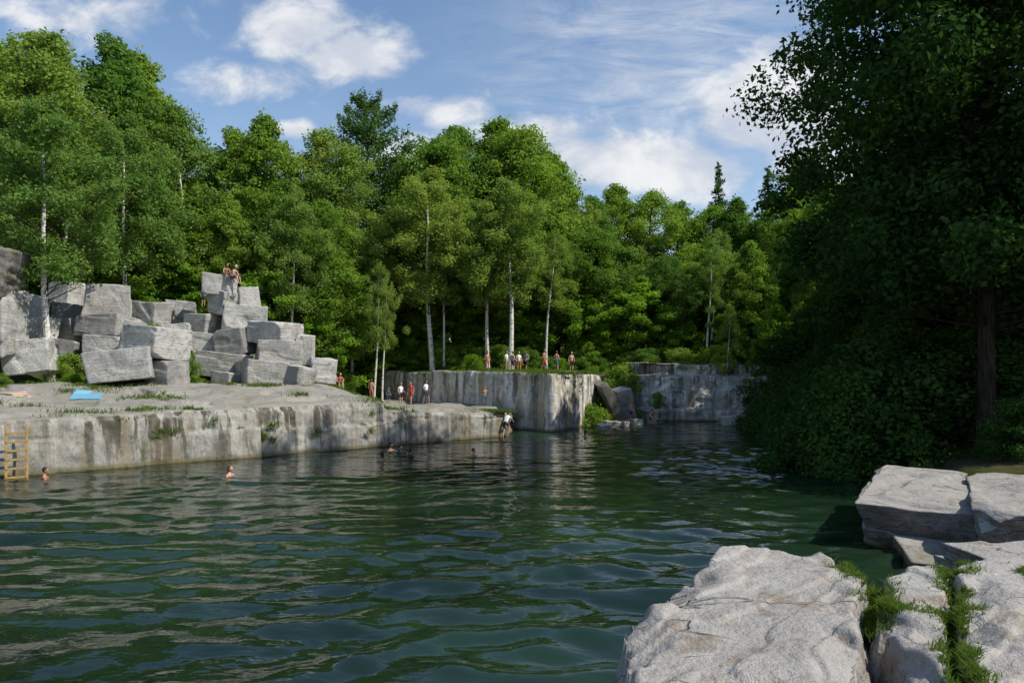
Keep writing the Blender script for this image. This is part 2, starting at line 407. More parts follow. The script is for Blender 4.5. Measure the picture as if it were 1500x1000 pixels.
MDK=rockmat('dark_rock',base=(.10,.095,.085),light=(.2,.19,.175),dark=(.03,.03,.025),strata=1.0,moss=.5)
block('quarry_boulder',(bx(-12,38),38,bz(395,38)),(2.4,3,2.6),(0,.2,.3),300,mat=MDK,strata=.08)
block('quarry_boulder',(bx(-24,38),38.5,bz(470,38)),(2.6,3,3.6),(0,0,.1),305,strata=.04)
block('leaning_slab',(bx(893,58),58.5,1.6),(.8,2.5,3.8),(.15,-.5,.15),301,mat=MDK)
block('leaning_slab',(bx(915,60),60.2,1.0),(1.2,2,3.2),(0,-.25,.3),302)
for i,(px,py,D,w) in enumerate([(897,628,54,1.2),(912,626,55,.9),(930,622,57,1.1),(1075,620,57,2.2),(958,618,58.5,1.0),(883,630,52,.8),(1100,622,55,1.4),(722,634,46.2,1.3)]):
    block('boulder',(bx(px,D),D,.12),(w,w*.8,w*.5),(0,.1,i),310+i,n=10)

# right-hand rocks: two long split slabs running back from the water
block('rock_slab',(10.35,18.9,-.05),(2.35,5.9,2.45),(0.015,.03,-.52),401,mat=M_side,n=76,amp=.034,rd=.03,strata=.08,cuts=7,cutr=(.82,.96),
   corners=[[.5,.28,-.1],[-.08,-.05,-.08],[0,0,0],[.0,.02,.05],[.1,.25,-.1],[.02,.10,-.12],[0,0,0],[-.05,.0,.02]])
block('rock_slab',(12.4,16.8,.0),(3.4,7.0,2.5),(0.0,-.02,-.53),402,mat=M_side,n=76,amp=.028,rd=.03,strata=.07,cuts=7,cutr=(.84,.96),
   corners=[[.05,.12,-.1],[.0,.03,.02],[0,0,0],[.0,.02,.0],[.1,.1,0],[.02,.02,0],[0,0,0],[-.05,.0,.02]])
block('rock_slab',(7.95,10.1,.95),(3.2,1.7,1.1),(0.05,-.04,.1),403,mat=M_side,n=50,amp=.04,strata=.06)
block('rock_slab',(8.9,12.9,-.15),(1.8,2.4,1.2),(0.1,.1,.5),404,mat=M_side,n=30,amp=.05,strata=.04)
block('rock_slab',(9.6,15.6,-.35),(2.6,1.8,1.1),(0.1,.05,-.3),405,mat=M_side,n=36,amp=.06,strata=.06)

# near bank slabs : height field
slabs=[(2.15,[(2.10,7.6),(3.2,7.8),(3.25,7.05),(2.9,6.1),(2.32,5.0),(2.0,4.4),(1.7,2.8),(1.5,1.0),(.3,1.0),(.5,2.8),(.70,4.4),(.9,5.55),(1.2,6.1),(1.62,6.8)]),
       (2.09,[(3.38,6.75),(3.85,7.1),(4.2,7.15),(3.85,6.5),(3.45,5.85),(2.95,4.95),(2.65,4.4),(2.4,3.4),(2.1,1.0),(1.7,1.0),(2.1,3.4),(2.38,4.4),(2.62,5.0),(2.95,5.8),(3.2,6.3)]),
       (2.15,[(4.28,7.15),(5.2,7.6),(9,8.2),(9,1),(2.2,1.0),(2.5,3.4),(2.77,4.4),(3.06,4.95),(3.56,5.85),(3.95,6.5)])]
cx=np.arange(.1,8.9,.02);cy=np.arange(1.2,8.5,.02)
X,Y=np.meshgrid(cx,cy,indexing='ij')
wX=X+.05*fbm(X*1.7,Y*1.7,0*X,6,.6);wY=Y+.05*fbm(X*1.7+40,Y*1.7,0*X,6,.6)
Z=np.full_like(X,-.9)
ca,sa=math.cos(.75),math.sin(.75);RX=X*ca+Y*sa;RY=-X*sa+Y*ca
for zt,pl in slabs:
    sd=sdist(wX,wY,np.array(pl));ins=-sd
    lay=fbm(RX*.35,RY*1.1,0*X+zt*11,3,.5)
    terr=np.floor(lay*2.4)+sm(((lay*2.4)%1)/.14)
    top=zt+.04*fbm(X*.6,Y*.6,0*X+zt*9,3)+.010*fbm(X*5,Y*5,0*X,5,.6)+.028*terr
    prof=np.clip((ins)/.04,0,1)**.5
    edge=top-.05*(1-prof)-.12*sm(1-ins/.35)*sm(fbm(X*1.3,Y*1.3,0*X+5,3)*3)
    Z=np.maximum(Z,np.where(ins>0,edge,-9))
    fd=np.clip(-ins,0,5)*3.6
    fl=top-.10-(np.floor(fd/.16)+sm((fd/.16%1)/.4))*.16+.20*fbm(X*2.2+Y,Y*2.2,0*X+1,4)*np.clip(-ins*6,0,1)
    Z=np.maximum(Z,np.where(ins<=0,np.minimum(fl,top-.05),-9))
link(bpy.data.objects.new('bank_rock',build('bank_rock',np.stack([X,Y,Z],-1).reshape(-1,3),gridq(*X.shape),[M_near],smooth=True)))
Znear=Z
def nearz(x,y):
    i=int(round((x-.1)/.02));j=int(round((y-1.2)/.02))
    i=min(max(i,0),len(cx)-1);j=min(max(j,0),len(cy)-1);return Znear[i,j]

# ------------------------------------------------------------------ vegetation
def leaves(P,Nn,size,r,asp=.6):
    n=len(P)
    Nn=Nn/np.linalg.norm(Nn,axis=1)[:,None]
    u=np.cross(Nn,r.normal(size=(n,3)));u/=np.linalg.norm(u,axis=1)[:,None]+1e-9
    w=np.cross(Nn,u);s=(size*r.uniform(.6,1.3,n))[:,None]
    V=np.stack([P-u*s*.5,P-w*s*.5*asp+Nn*s*.06,P+u*s*.5,P+w*s*.5*asp+Nn*s*.06],1).reshape(-1,3)
    return V,np.arange(n*4).reshape(n,4)
def tree_mesh(name,H,base,R,nc,nl,ls,seed,lm,bm,prof=None,cr=(.2,.34),trunk_r=None,lean=0,flat=.75,drop=.0,rough=.45,inner=.38,limb=.33,limbh=.5):
    r=np.random.default_rng(seed)
    V=[];Q=[];MI=[];TN=[];off=0
    def add(v,q,mi,t):
        nonlocal off
        V.append(v);Q.append(q+off);MI.append(np.full(len(q),mi));TN.append(t if t is not None else np.zeros(len(q)));off+=len(v)
    tr=trunk_r or H*.013
    hh=np.linspace(0,1,12)
    wob=np.stack([lean*H*hh**1.5+.02*H*np.sin(hh*5+seed)*hh,.02*H*np.cos(hh*4+seed*2)*hh-.02*H*math.cos(seed*2)*hh,hh*H*.93],1)
    rad=tr*(1-hh*.88);rad[0]*=1.35
    add(*tube(wob,rad,9),0,None)
    def tp(h): return np.array([np.interp(h,wob[:,2],wob[:,i]) for i in range(3)])
    if prof is None: prof=lambda u: math.sin(math.pi*min(1,max(0,(u*.86+.13))))**.8
    C=[];RS=[]
    for k in range(nc):
        u=(k+r.uniform(0,1))/nc; u=u**.9
        ang=k*2.399+r.normal(0,.5)
        z=base+(H-base)*u*.96
        lob=1+rough*float(fbm(math.cos(ang)*1.1+seed,math.sin(ang)*1.1,z/R*.9,2))
        outer=r.random()>inner
        rr=R*prof(u)*(.98 if outer else r.uniform(.2,.85))*r.uniform(.82,1.12)*lob
        z+=rough*1.2*float(vnoise(math.cos(ang)*1.5+seed,math.sin(ang)*1.5,3.3))*(1 if u>.3 else 0)
        c0=tp(min(z,H*.92));c=np.array([c0[0]+rr*math.cos(ang),c0[1]+rr*math.sin(ang),z])
        C.append(c);RS.append(r.uniform(cr[0],cr[1])*(1 if not outer else .82)*(1.0 if u<.85 else .8))
        h0=max(base*.75,z-rr*r.uniform(.5,1.0)*limbh*2-.5);a=tp(min(h0,H*.9))
        mid=(a+c)/2+np.array([0,0,-.1*rr])+r.normal(0,.1,3)
        if rr>R*.15 and r.random()<.7:
            lr=tr*limb*(1-.6*u)+.012
            add(*tube([a,mid,c],[lr,lr*.6,lr*.2],4),2,None)
    C=np.array(C);rad=R*np.array(RS)
    per=(rad**2);per=per/per.sum()*nl
    for c,rc,n in zip(C,rad,per):
        n=int(n);
        if n<4: continue
        d=r.normal(size=(n,3));d/=np.linalg.norm(d,axis=1)[:,None]
        q=rc*(r.uniform(.12,1.1,n)**.55)*(1+.45*fbm(d[:,0]*2+c[0],d[:,1]*2+c[1],d[:,2]*2+c[2],2))
        p=c+d*q[:,None]*np.array([1,1,flat])
        if drop: p[:,2]-=drop*np.abs(r.normal(0,.5,n))*rc
        p+=r.normal(0,.07*rc,(n,3))
        nn=d*.6+np.array([0,0,.45])+r.normal(0,.6,(n,3))
        v,qd=leaves(p,nn,ls,r)
        add(v,qd,1,np.clip(r.normal(.45,.2,n)+r.normal(0,.25),0,1))
    return build(name,np.concatenate(V),np.concatenate(Q),[bm,lm,M_bark],np.concatenate(MI),np.concatenate(TN))
def conifer_mesh(name,H,base,R,seed,lm,tiers=22,spruce=False,nl=30000):
    r=np.random.default_rng(seed);V=[];Q=[];MI=[];TN=[];off=0
    def add(v,q,mi,t):
        nonlocal off
        V.append(v);Q.append(q+off);MI.append(np.full(len(q),mi));TN.append(t if t is not None else np.zeros(len(q)));off+=len(v)
    add(*tube([[0,0,0],[.05,0,H*.5],[0,0,H]],[H*.013,H*.008,.02],8),0,None)
    br=[]
    for k in range(tiers):
        u=(k+.3)/tiers;z=base+(H-base)*u
        L=R*((1-u)**(.9) if spruce else (math.sin(math.pi*min(1,.3+.68*u)))**.7)+.25
        m=7 if not spruce else 8
        for j in range(m):
            br.append((z+r.normal(0,.25),j*2*math.pi/m+k*.7+r.normal(0,.3),L*r.uniform(.55,1.15),u))
    tot=sum(b[2] for b in br)
    for z,a,L,u in br:
        n=int(nl*L/tot);dr=np.array([math.cos(a),math.sin(a),0])
        up=(-.18 if spruce else .25+.4*u)
        o0=np.array([0,0,z]);end=o0+dr*L+np.array([0,0,up*L])
        add(*tube([o0,list((o0+end)/2-np.array([0,0,.04*L])),list(end)],[.06,.04,.012],4),0,None)
        t=r.uniform(.15,1.02,n)
        p=o0+(end-o0)*t[:,None]
        sd=np.array([-dr[1],dr[0],0]);wd=.42*L*(1.1-t)**.6*(1 if not spruce else .6)
        p+=sd*(r.uniform(-1,1,n)*wd)[:,None];p[:,2]+=r.normal(0,.10 if spruce else .2,n)+(.0 if spruce else .15)
        nn=np.array([0,0,1.])+r.normal(0,.7,(n,3))
        v,qd=leaves(p,nn,.30,r,.4);add(v,qd,1,np.clip(r.normal(.45,.25,n),0,1))
    return build(name,np.concatenate(V),np.concatenate(Q),[M_bark,lm],np.concatenate(MI),np.concatenate(TN))

LM={}
LM['oak']=[tree_mesh('broadleaf_mesh_%d'%i,20,b,R,125,32000,.26,20+i,M_leaf,M_bark,cr=(.15,.34),rough=.5,limb=.22) for i,(b,R) in enumerate([(5,4.4),(4,3.9),(6,4.8),(5,3.6)])]
LM['birch']=[tree_mesh('birch_mesh_%d'%i,20,b,R,105,25000,.22,40+i,M_birch,M_bbark,cr=(.15,.36),trunk_r=.22,lean=l,flat=.8,drop=.5,rough=.7,limb=.15) for i,(b,R,l) in enumerate([(6,3.3,.03),(8,3.2,-.04),(5,3.4,.05)])]
LM['thin']=[tree_mesh('thin_birch_mesh_%d'%i,20,9,2.8,50,9000,.2,50+i,M_birch,M_bbark,cr=(.16,.36),trunk_r=.21,lean=.07-.12*i,drop=.4,rough=.6,limb=.2) for i in range(2)]
LM['sap']=[tree_mesh('sapling_mesh_%d'%i,8,1.0,2.3,60,12000,.21,60+i,M_sap,M_bark,cr=(.18,.38),flat=.5,rough=.6) for i in range(3)]
LM['shrub']=[tree_mesh('shrub_mesh_%d'%i,3,.1,1.7,42,7000,.15,70+i,M_sap if i==1 else M_leaf,M_bark,cr=(.2,.42),trunk_r=.04,prof=lambda u:(1-u*u)**.5) for i in range(3)]
LM['dshrub']=[tree_mesh('painted_shade_shrub_mesh_%d'%i,3,.05,1.8,60,14000,.13,80+i,M_leafd,M_bark,cr=(.2,.42),trunk_r=.04,prof=lambda u:(1-u*u)**.5,rough=.6) for i in range(2)]
LM['dark']=[tree_mesh('painted_shade_tree_mesh_%d'%i,20,2.5+2*i,4.8,120,26000,.31,90+i,M_leafd,M_bark,rough=.5,limb=.2) for i in range(2)]
LM['pine']=[conifer_mesh('pine_mesh',20,5,4.4,11,M_pine,17)]
LM['spruce']=[conifer_mesh('spruce_mesh',20,2,3.0,12,M_pine,30,True,18000)]
NH={'oak':20,'birch':20,'thin':20,'sap':8,'shrub':3,'dshrub':3,'dark':20,'pine':20,'spruce':20}
NM={'oak':'maple_tree','birch':'birch_tree','thin':'birch_tree','sap':'sapling_tree','shrub':'shrub','dshrub':'shrub','dark':'maple_tree','pine':'pine_tree','spruce':'spruce_tree'}
cnt=[0]
def plant(kind,x,y,H,wf=1.0,parent=None,z=None,var=None):
    cnt[0]+=1
    me=LM[kind][(cnt[0] if var is None else var)%len(LM[kind])]
    o=link(bpy.data.objects.new(NM[kind] if parent is None else 'tree_%d'%cnt[0],me))
    k=H/NH[kind];o.scale=(k*wf,k*wf,k);o.location=(x,y,(gz(x,y) if z is None else z)-.1)
    o.rotation_euler=(0,0,random.uniform(0,6.28))
    if parent: o.parent=parent
    return o
def top(kind,px,py,D,wf=1.0,var=None,parent=None):
    x=bx(px,D);g=gz(x,D);return plant(kind,x,D,bz(py,D)-g,wf,parent,g,var)
for a_ in [('birch',35,25,50,1.25,0),('oak',-60,20,55,1.1,1),('birch',100,62,52,1.1,2),('oak',160,50,57,1.0,1),('oak',205,75,60,1.0,3),('oak',10,60,60,1.1,0),
  ('oak',245,150,62,1.0,0),('birch',290,160,58,1.25,2),('oak',340,185,63,1.0,1),('oak',395,165,62,1.0,3),('birch',445,185,66,1.3,0),('birch',485,210,64,1.2,0),
  ('pine',538,150,70,1.0,0),('oak',590,230,72,1.0,1),('oak',632,200,70,1.1,2),('oak',680,180,74,1.1,0),('oak',725,170,76,1.1,3),('oak',768,188,73,1.1,2),('oak',805,222,76,1.05,3),
  ('birch',835,262,76,1.3,0),('oak',865,285,80,1.1,1),('oak',905,262,84,1.0,3),('oak',950,275,82,1.1,0),('oak',995,292,86,1.1,1),('spruce',1052,240,92,.95,0),
  ('oak',1035,300,84,1.1,2),('oak',1085,285,82,1.0,3),('spruce',1125,245,92,1.2,0),('pine',1180,232,90,1.1,0),('oak',1150,275,80,1.0,0),('oak',1215,265,74,1.1,1),('oak',1250,262,66,1.1,0),
  ('birch',905,350,71,1.1,2),('thin',1040,330,67,1.0,0),('birch',190,170,50,1.1,1),('birch',515,300,62,1.0,2),('oak',665,270,68,1.0,1),('oak',480,290,59,1.0,0),
  ('oak',415,260,57,1.0,1),('oak',330,280,56,1.0,3),('oak',580,310,67,1.0,0),('birch',740,290,69,1.1,2),('oak',810,310,70,1.0,1),('oak',860,330,71,1.0,0),('oak',970,370,70,1.1,2),('oak',1100,350,66,1.0,1),('birch',1000,400,68,1,0),('oak',1230,330,70,1.2,2)]:
    top(a_[0],a_[1],a_[2],a_[3],a_[4],a_[5])
o=top('birch',76,150,41.0,1.25,1);o.rotation_euler=(0,-.05,1.2)
for k,px,py,D,w,rz in [('thin',548,380,57,.8,0),('thin',560,400,57.5,.8,2.5),('birch',634,250,61.8,1.3,0),('birch',714,290,62.5,1.2,1),('birch',748,260,60.8,1.3,4),('thin',800,330,63.5,1,3),('thin',1062,440,61,.8,1),('thin',1035,350,65,1.0,2),('birch',100,200,47,1.0,1),('birch',430,280,55,1.0,1),('thin',650,330,62.2,.9,5)]:
    o=top(k,px,py,D,w,1 if k=='birch' else None);o.rotation_euler=(0,0,rz)
ef=link(bpy.data.objects.new('distant_forest',None))
prof_x=[-400,0,100,240,300,400,500,580,640,700,800,860,960,1040,1150,1240,1500,1900];prof_y=[60,70,90,160,215,215,250,260,225,205,250,290,310,300,280,280,260,240]
for D,sp,dl in [(68,66,60),(82,66,30)]:
    px=-300
    while px<1500:
        q=px+random.uniform(-15,15);Dd=D+random.uniform(-3,3)
        if q>820 and D<70: Dd+=8
        if not(q>1250 and D<90):
            top(random.choice(['oak','oak','oak','birch']) ,q,np.interp(q,prof_x,prof_y)+dl+random.uniform(0,35),Dd,random.uniform(1.15,1.4),None,ef)
        px+=sp
eu=link(bpy.data.objects.new('forest_undergrowth',None))
def edgeD(px): return np.interp(px,[-100,100,260,480,520,700,860,960,1130],[49,49,54,54,64,64.5,66,67,66])
for px in range(-120,1210,25):
    D=edgeD(px)+random.uniform(0,4);x=bx(px+random.uniform(-8,8),D)
    plant('sap',x,D,random.uniform(4,9.5),random.uniform(.9,1.3),eu)
for px in range(-120,1210,40):
    D=edgeD(px)+random.uniform(4,8);x=bx(px,D);plant('oak',x,D,random.uniform(9,14),1.6,eu)
for px in range(-120,1150,20):
    D=edgeD(px)+random.uniform(-1,.9);x=bx(px,D);plant('shrub',x,D,random.uniform(1.0,2.6),1.25,eu)
for px,D,H,w,z in [(868,54.8,3.4,.8,None),(852,55.5,2.6,.9,None),(884,56.5,3.0,.8,None),(905,62,4.2,1.0,None),(872,60,4.4,1.1,None),(965,58.8,1.2,1,1.2),(95,41.5,2.0,1.0,None),(105,40,1.1,1.2,None),(210,46,3,1.2,None),(270,43.5,2,.9,None),(255,47,2.5,1,None),(100,44,1.6,1,None),
   (640,63,2.2,1.3,None),(600,65,2.2,1.6,None),(560,66,2.6,1.6,None),(530,67,2.6,1.6,None),(690,60,1.4,1.3,None),(1000,63.5,2.0,1.5,None),(940,65,2.2,1.5,None),(1050,64,2.4,1.5,None),(5,38,1.0,1,None),(480,50,1.4,1.3,None),(330,46,1.0,1.3,None),(200,36.4,.5,1,1.3)]:
    plant('shrub',bx(px,D),D,H,w,None,z)
# right bank
for px,D,H,w in [(1080,57.5,2.4,1.5),(1100,56,2.6,1.4),(1120,55,3.2,1.5),(1150,50,4.2,1.2),(1165,46,4.2,1.1),(1180,42,4.2,1.0),(1200,36,4.8,.9),(1190,32.5,3.2,.9),(1215,31,4.2,1.1),(1225,28,3.4,1.0),(1265,29,4.6,1.1),(1205,29.5,2.2,1.0),(1310,31,5,1.2),(1350,33,4,1.3),(1400,33,4,1.3),(1450,32,4.5,1.3),(1500,30,4.5,1.3),(1240,25.5,1.7,.9),(1490,26,1.4,1.2),(1510,25,2.0,1.2),(1285,27,2.0,1.1),(1160,57,4,1.5),(1185,52,4.5,1.4),(1190,60,5,1.4)]:
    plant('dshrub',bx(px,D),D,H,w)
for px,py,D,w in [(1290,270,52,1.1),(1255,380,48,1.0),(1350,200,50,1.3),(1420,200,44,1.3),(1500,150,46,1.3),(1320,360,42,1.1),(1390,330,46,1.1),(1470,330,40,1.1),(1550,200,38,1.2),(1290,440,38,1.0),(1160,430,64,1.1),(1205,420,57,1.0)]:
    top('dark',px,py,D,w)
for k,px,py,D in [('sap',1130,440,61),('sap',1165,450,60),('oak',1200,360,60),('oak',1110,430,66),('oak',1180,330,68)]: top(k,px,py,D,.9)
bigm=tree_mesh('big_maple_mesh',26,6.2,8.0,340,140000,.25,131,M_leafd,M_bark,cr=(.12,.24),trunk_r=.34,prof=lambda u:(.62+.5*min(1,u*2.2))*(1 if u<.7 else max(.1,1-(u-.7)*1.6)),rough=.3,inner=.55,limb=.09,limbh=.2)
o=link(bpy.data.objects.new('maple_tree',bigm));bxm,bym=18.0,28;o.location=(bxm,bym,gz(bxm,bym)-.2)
for x,y,H in [(30,27,26),(29,34,25),(40,30,26),(25,44,22),(38,41,25),(31,52,24)]: plant('dark',x,y,H,1.15)  # right-bank trees, mostly out of view, added to shade the big maple

# grass
def grass(name,pts,h,seed,w=.012):
    r=np.random.default_rng(seed);P=np.array(pts);n=len(P)
    a=r.uniform(0,6.28,n);d=np.stack([np.cos(a),np.sin(a),0*a],1);hh=(h*r.uniform(.4,1.2,n))[:,None]
    bend=r.normal(0,.5,(n,3));bend[:,2]=0;up=np.array([0,0,1.])
    b0=P-d*w;b1=P+d*w;m=P+up*hh*.6+bend*hh*.35;t=P+up*hh+bend*hh
    V=np.stack([b0,b1,m+d*w*.8,m-d*w*.8,t+d*w*.15,t-d*w*.15],1).reshape(-1,3)
    i=np.arange(n)[:,None]*6
    Q=np.concatenate([i+np.array([[0,1,2,3]]),i+np.array([[3,2,4,5]])])
    tn=r.uniform(0,1,n)
    return link(bpy.data.objects.new(name,build(name,V,Q,[M_grass],tone=np.concatenate([tn,tn]))))
def crackline(pts,wd,n,seed):
    r=np.random.default_rng(seed);P=np.array(pts);k=r.uniform(0,len(P)-1.001,n);i=k.astype(int);f=(k-i)[:,None]
    q=P[i]*(1-f)+P[i+1]*f;q=q+r.normal(0,1,(n,2))*np.array(wd)*(.6+.5*vnoise(k*3,0*k,0*k))[:,None]
    keep=vnoise(q[:,0]*6,q[:,1]*6,0*q[:,0])>-.35;q=q[keep]
    return [(a,b,max(nearz(a,b)-.02,1.90)) for a,b in q]
grass('grass',crackline([(4.25,7.1),(3.9,6.5),(3.5,5.85),(3.0,4.95),(2.7,4.4)],.085,18000,1),.065,1,.005)
grass('grass',crackline([(3.28,7.2),(3.2,6.6),(3.08,6.1),(2.95,5.9)],.13,9500,2),.06,2,.005)
grass('grass',crackline([(4.85,7.1),(4.55,6.4)],.04,1800,3),.05,3,.005)
r=np.random.default_rng(5);pts=[]
for c_ in range(85):
    t0=r.uniform(-6,20);s0=r.choice([r.uniform(7.5,12),r.uniform(.2,1.0),r.uniform(2.5,6)],p=[.72,.13,.15]);m=int(r.uniform(50,220));R_=r.uniform(.2,.7)
    t=t0+r.normal(0,R_,m);s=np.maximum(s0+r.normal(0,R_*.5,m),.1);z=ledge_top(t,s);x,y=xy(t,s);pts+=list(zip(x,y,z))
for c_ in range(50):
    t0=r.uniform(25.2,26.2);m=60;t=t0+r.normal(0,.25,m);s=np.abs(r.normal(.8,.8,m));z=ledge_z(t,s);x,y=xy(t,s);pts+=list(zip(x,y,z))
for c_ in range(16):
    t0=r.uniform(2,17);z0=r.uniform(.6,1.9);m=50;t=t0+r.normal(0,.14,m);z=z0+r.normal(0,.08,m);x,y=xy(t,0*t-.28);pts+=list(zip(x,y,z))
grass('grass',pts,.18,8,.02)
pts=[]
for c_ in range(200):
    t0=31.0+abs(r.normal(0,2.2));s0=r.uniform(1.5,26);m=100;t=t0+r.normal(0,.4,m);s=s0+r.normal(0,.4,m);x,y=xy(t,s);pts+=list(zip(x,y,np.maximum(ground(x,y),3.85)))
grass('grass',pts,.28,9,.03)

# ------------------------------------------------------------------ people
pc={}
def pm(name,col,rough=.7):
    if name not in pc: pc[name]=plain(name,col,rough,.12,20)
    return pc[name]
SK=pm('skin',(.52,.30,.20),.5);SK2=pm('tan_skin',(.38,.20,.12),.5);HB=pm('brown_hair',(.05,.03,.018));HK=pm('black_hair',(.012,.01,.01))
EY=pm('eye',(.02,.02,.02),.2)
def person(name,loc,heading=0,pose='stand',h=1.72,skin=SK,hair=HB,top_=None,bottom=None,cap=None,seed=0,parent=None):
    r=random.Random(seed);k=h/1.75
    J={'pelvis':(0,0,.95),'spine':(0,0,1.14),'chest':(0,-.01,1.34),'nb':(0,0,1.47),'neck':(0,-.01,1.55)}
    R={'pelvis':.125,'spine':.115,'chest':.14,'nb':.06,'neck':.048}
    def limb(sx):
        n='L' if sx<0 else 'R'
        if pose in('stand','walk','tread'):
            sw=(.16*sx if pose=='walk' else .03*sx*r.uniform(-1,1));
            J['hip'+n]=(.09*sx,0,.90);J['knee'+n]=(.105*sx,-.03-sw,.49);J['ank'+n]=(.11*sx,.02-sw*1.5,.085);J['toe'+n]=(.125*sx,-.13-sw*1.5,.03)
            J['sho'+n]=(.175*sx,0,1.42)
            if pose=='tread': J['elb'+n]=(.34*sx,-.12,1.30);J['wri'+n]=(.40*sx,-.36,1.30);J['palm'+n]=(.40*sx,-.44,1.30)
            else:
                b=r.uniform(0,.18) if r.random()<.6 else .22
                J['elb'+n]=(.245*sx,.03,1.13);J['wri'+n]=(.25*sx-b*.3*sx,-.05-b,.90+b*.7);J['palm'+n]=(.25*sx-b*.4*sx,-.08-b*1.2,.83+b*.8)
        elif pose=='sit':
            J['hip'+n]=(.09*sx,-.03,.90);J['knee'+n]=(.13*sx,-.44,.97);J['ank'+n]=(.12*sx,-.54,.55);J['toe'+n]=(.13*sx,-.67,.50)
            J['sho'+n]=(.175*sx,-.21,1.32);J['elb'+n]=(.24*sx,-.30,1.06);J['wri'+n]=(.12*sx,-.47,1.05);J['palm'+n]=(.09*sx,-.53,1.04)
        elif pose=='climb':
            J['hip'+n]=(.09*sx,0,.90)
            if sx<0: J['knee'+n]=(-.11,-.34,.78);J['ank'+n]=(-.11,-.30,.38);J['toe'+n]=(-.12,-.44,.34)
            else: J['knee'+n]=(.11,-.06,.49);J['ank'+n]=(.11,.10,.09);J['toe'+n]=(.12,-.05,.03)
            J['sho'+n]=(.175*sx,-.28,1.33);J['elb'+n]=(.24*sx,-.48,1.16);J['wri'+n]=(.22*sx,-.66,1.02);J['palm'+n]=(.22*sx,-.73,.99)
        R.update({'hip'+n:.088,'knee'+n:.056,'ank'+n:.036,'toe'+n:.03,'sho'+n:.055,'elb'+n:.039,'wri'+n:.025,'palm'+n:.03})
    limb(-1);limb(1)
    if pose=='climb': J['spine']=(0,-.1,1.12);J['chest']=(0,-.23,1.28);J['nb']=(0,-.33,1.38);J['neck']=(0,-.40,1.44)
    if pose=='sit': J['spine']=(0,-.04,1.12);J['chest']=(0,-.15,1.27);J['nb']=(0,-.24,1.37);J['neck']=(0,-.30,1.43)
    E=[('pelvis','spine','torso'),('spine','chest','torso'),('chest','nb','torso'),('nb','neck','neck')]
    for n in 'LR':
        E+=[('pelvis','hip'+n,'hip'),('hip'+n,'knee'+n,'thigh'),('knee'+n,'ank'+n,'shin'),('ank'+n,'toe'+n,'shin'),('chest','sho'+n,'torso'),('sho'+n,'elb'+n,'uarm'),('elb'+n,'wri'+n,'farm'),('wri'+n,'palm'+n,'farm')]
        sx=-1 if n=='L' else 1
        w=np.array(J['wri'+n]);p_=np.array(J['palm'+n]);d=p_-w;d/=np.linalg.norm(d);sd=np.cross(d,[sx,0,.2]);sd/=np.linalg.norm(sd);cu=np.cross(d,sd)
        for fi,(o_,L) in enumerate([(-.030,.055),(-.011,.07),(.011,.075),(.030,.066)]):
            b0=p_+sd*o_+d*.02;b1=b0+d*L*.55;b2=b1+d*L*.35-cu*.015*sx
            for q,(nm,pt) in enumerate((('f%d0'%fi,b0),('f%d1'%fi,b1),('f%d2'%fi,b2))): J[nm+n]=tuple(pt);R[nm+n]=.009-.001*q
            E+=[('palm'+n,'f%d0'%fi+n,'farm'),('f%d0'%fi+n,'f%d1'%fi+n,'farm'),('f%d1'%fi+n,'f%d2'%fi+n,'farm')]
        th=w+d*.03+sd*-.045;J['th'+n]=tuple(th+d*.03);R['th'+n]=.011;E+=[('palm'+n,'th'+n,'farm')]
    names=list(J);idx={n:i for i,n in enumerate(names)}
    me=bpy.data.meshes.new('sk');me.from_pydata([J[n] for n in names],[(idx[a],idx[b]) for a,b,_ in E],[])
    ob=link(bpy.data.objects.new('sk',me));md=ob.modifiers.new('s','SKIN')
    for i,n in enumerate(names):
        sv=me.skin_vertices[0].data[i];sv.radius=(R[n],R[n]);sv.use_root=(n=='pelvis')
    for n in('chest','pelvis'):
        me.skin_vertices[0].data[idx[n]].radius=(R[n]*1.1,R[n]*.85)
    ob.modifiers.new('d','SUBSURF').levels=1
    dg=bpy.context.evaluated_depsgraph_get();em=bpy.data.meshes.new_from_object(ob.evaluated_get(dg))
    bpy.data.objects.remove(ob)
    mats=[skin,top_ or skin,bottom or SK,cap or hair,EY]
    lab=[];A=np.array([J[a] for a,b,_ in E]);B=np.array([J[b] for a,b,_ in E])
    RR=np.array([min(R[a],R[b])*.8 for a,b,_ in E])
    for f in em.polygons:
        c=np.array(f.center[:]);u=np.clip(((c-A)*(B-A)).sum(1)/((B-A)**2).sum(1),0,1)
        dd=np.linalg.norm(c-A-(B-A)*u[:,None],axis=1)-RR;j=int(dd.argmin());l=E[j][2]
        m=0
        if top_ and (l=='torso' or (l=='uarm' and u[j]<.55)): m=1
        if bottom and (l=='hip' or (l=='thigh' and u[j]<.75) or (l=='torso' and E[j][0]=='pelvis' and u[j]<.35)): m=2
        lab.append(m)
    em.materials.clear()
    for m in mats: em.materials.append(m)
    for f,m in zip(em.polygons,lab): f.material_index=m;f.use_smooth=True
    bm=bmesh.new();bm.from_mesh(em)
    nk=Vector(J['neck']);hc=nk+Vector((0,-.025,.115))
    def ball(c,s,mi,sub=3,fn=None):
        q=bmesh.ops.create_icosphere(bm,subdivisions=sub,radius=1)
        for v in q['verts']:
            co=v.co.copy()
            if fn: co=fn(co)
            v.co=Vector((co.x*s[0],co.y*s[1],co.z*s[2]))+c
        fs=set(f for v in q['verts'] for f in v.link_faces)
        for f in fs: f.material_index=mi;f.smooth=True
    def hf(co):
        if co.z<0: co.x*=1-.25*abs(co.z);co.y=co.y*(1-.12*abs(co.z))-.12*abs(co.z)
        if co.y<-.9 and -.35<co.z<.15: co.y-=.18
        return co
    ball(hc,(.076,.094,.116),0,3,hf)
    ball(hc+Vector((0,-.104,-.012)),(.012,.016,.02),0,1)
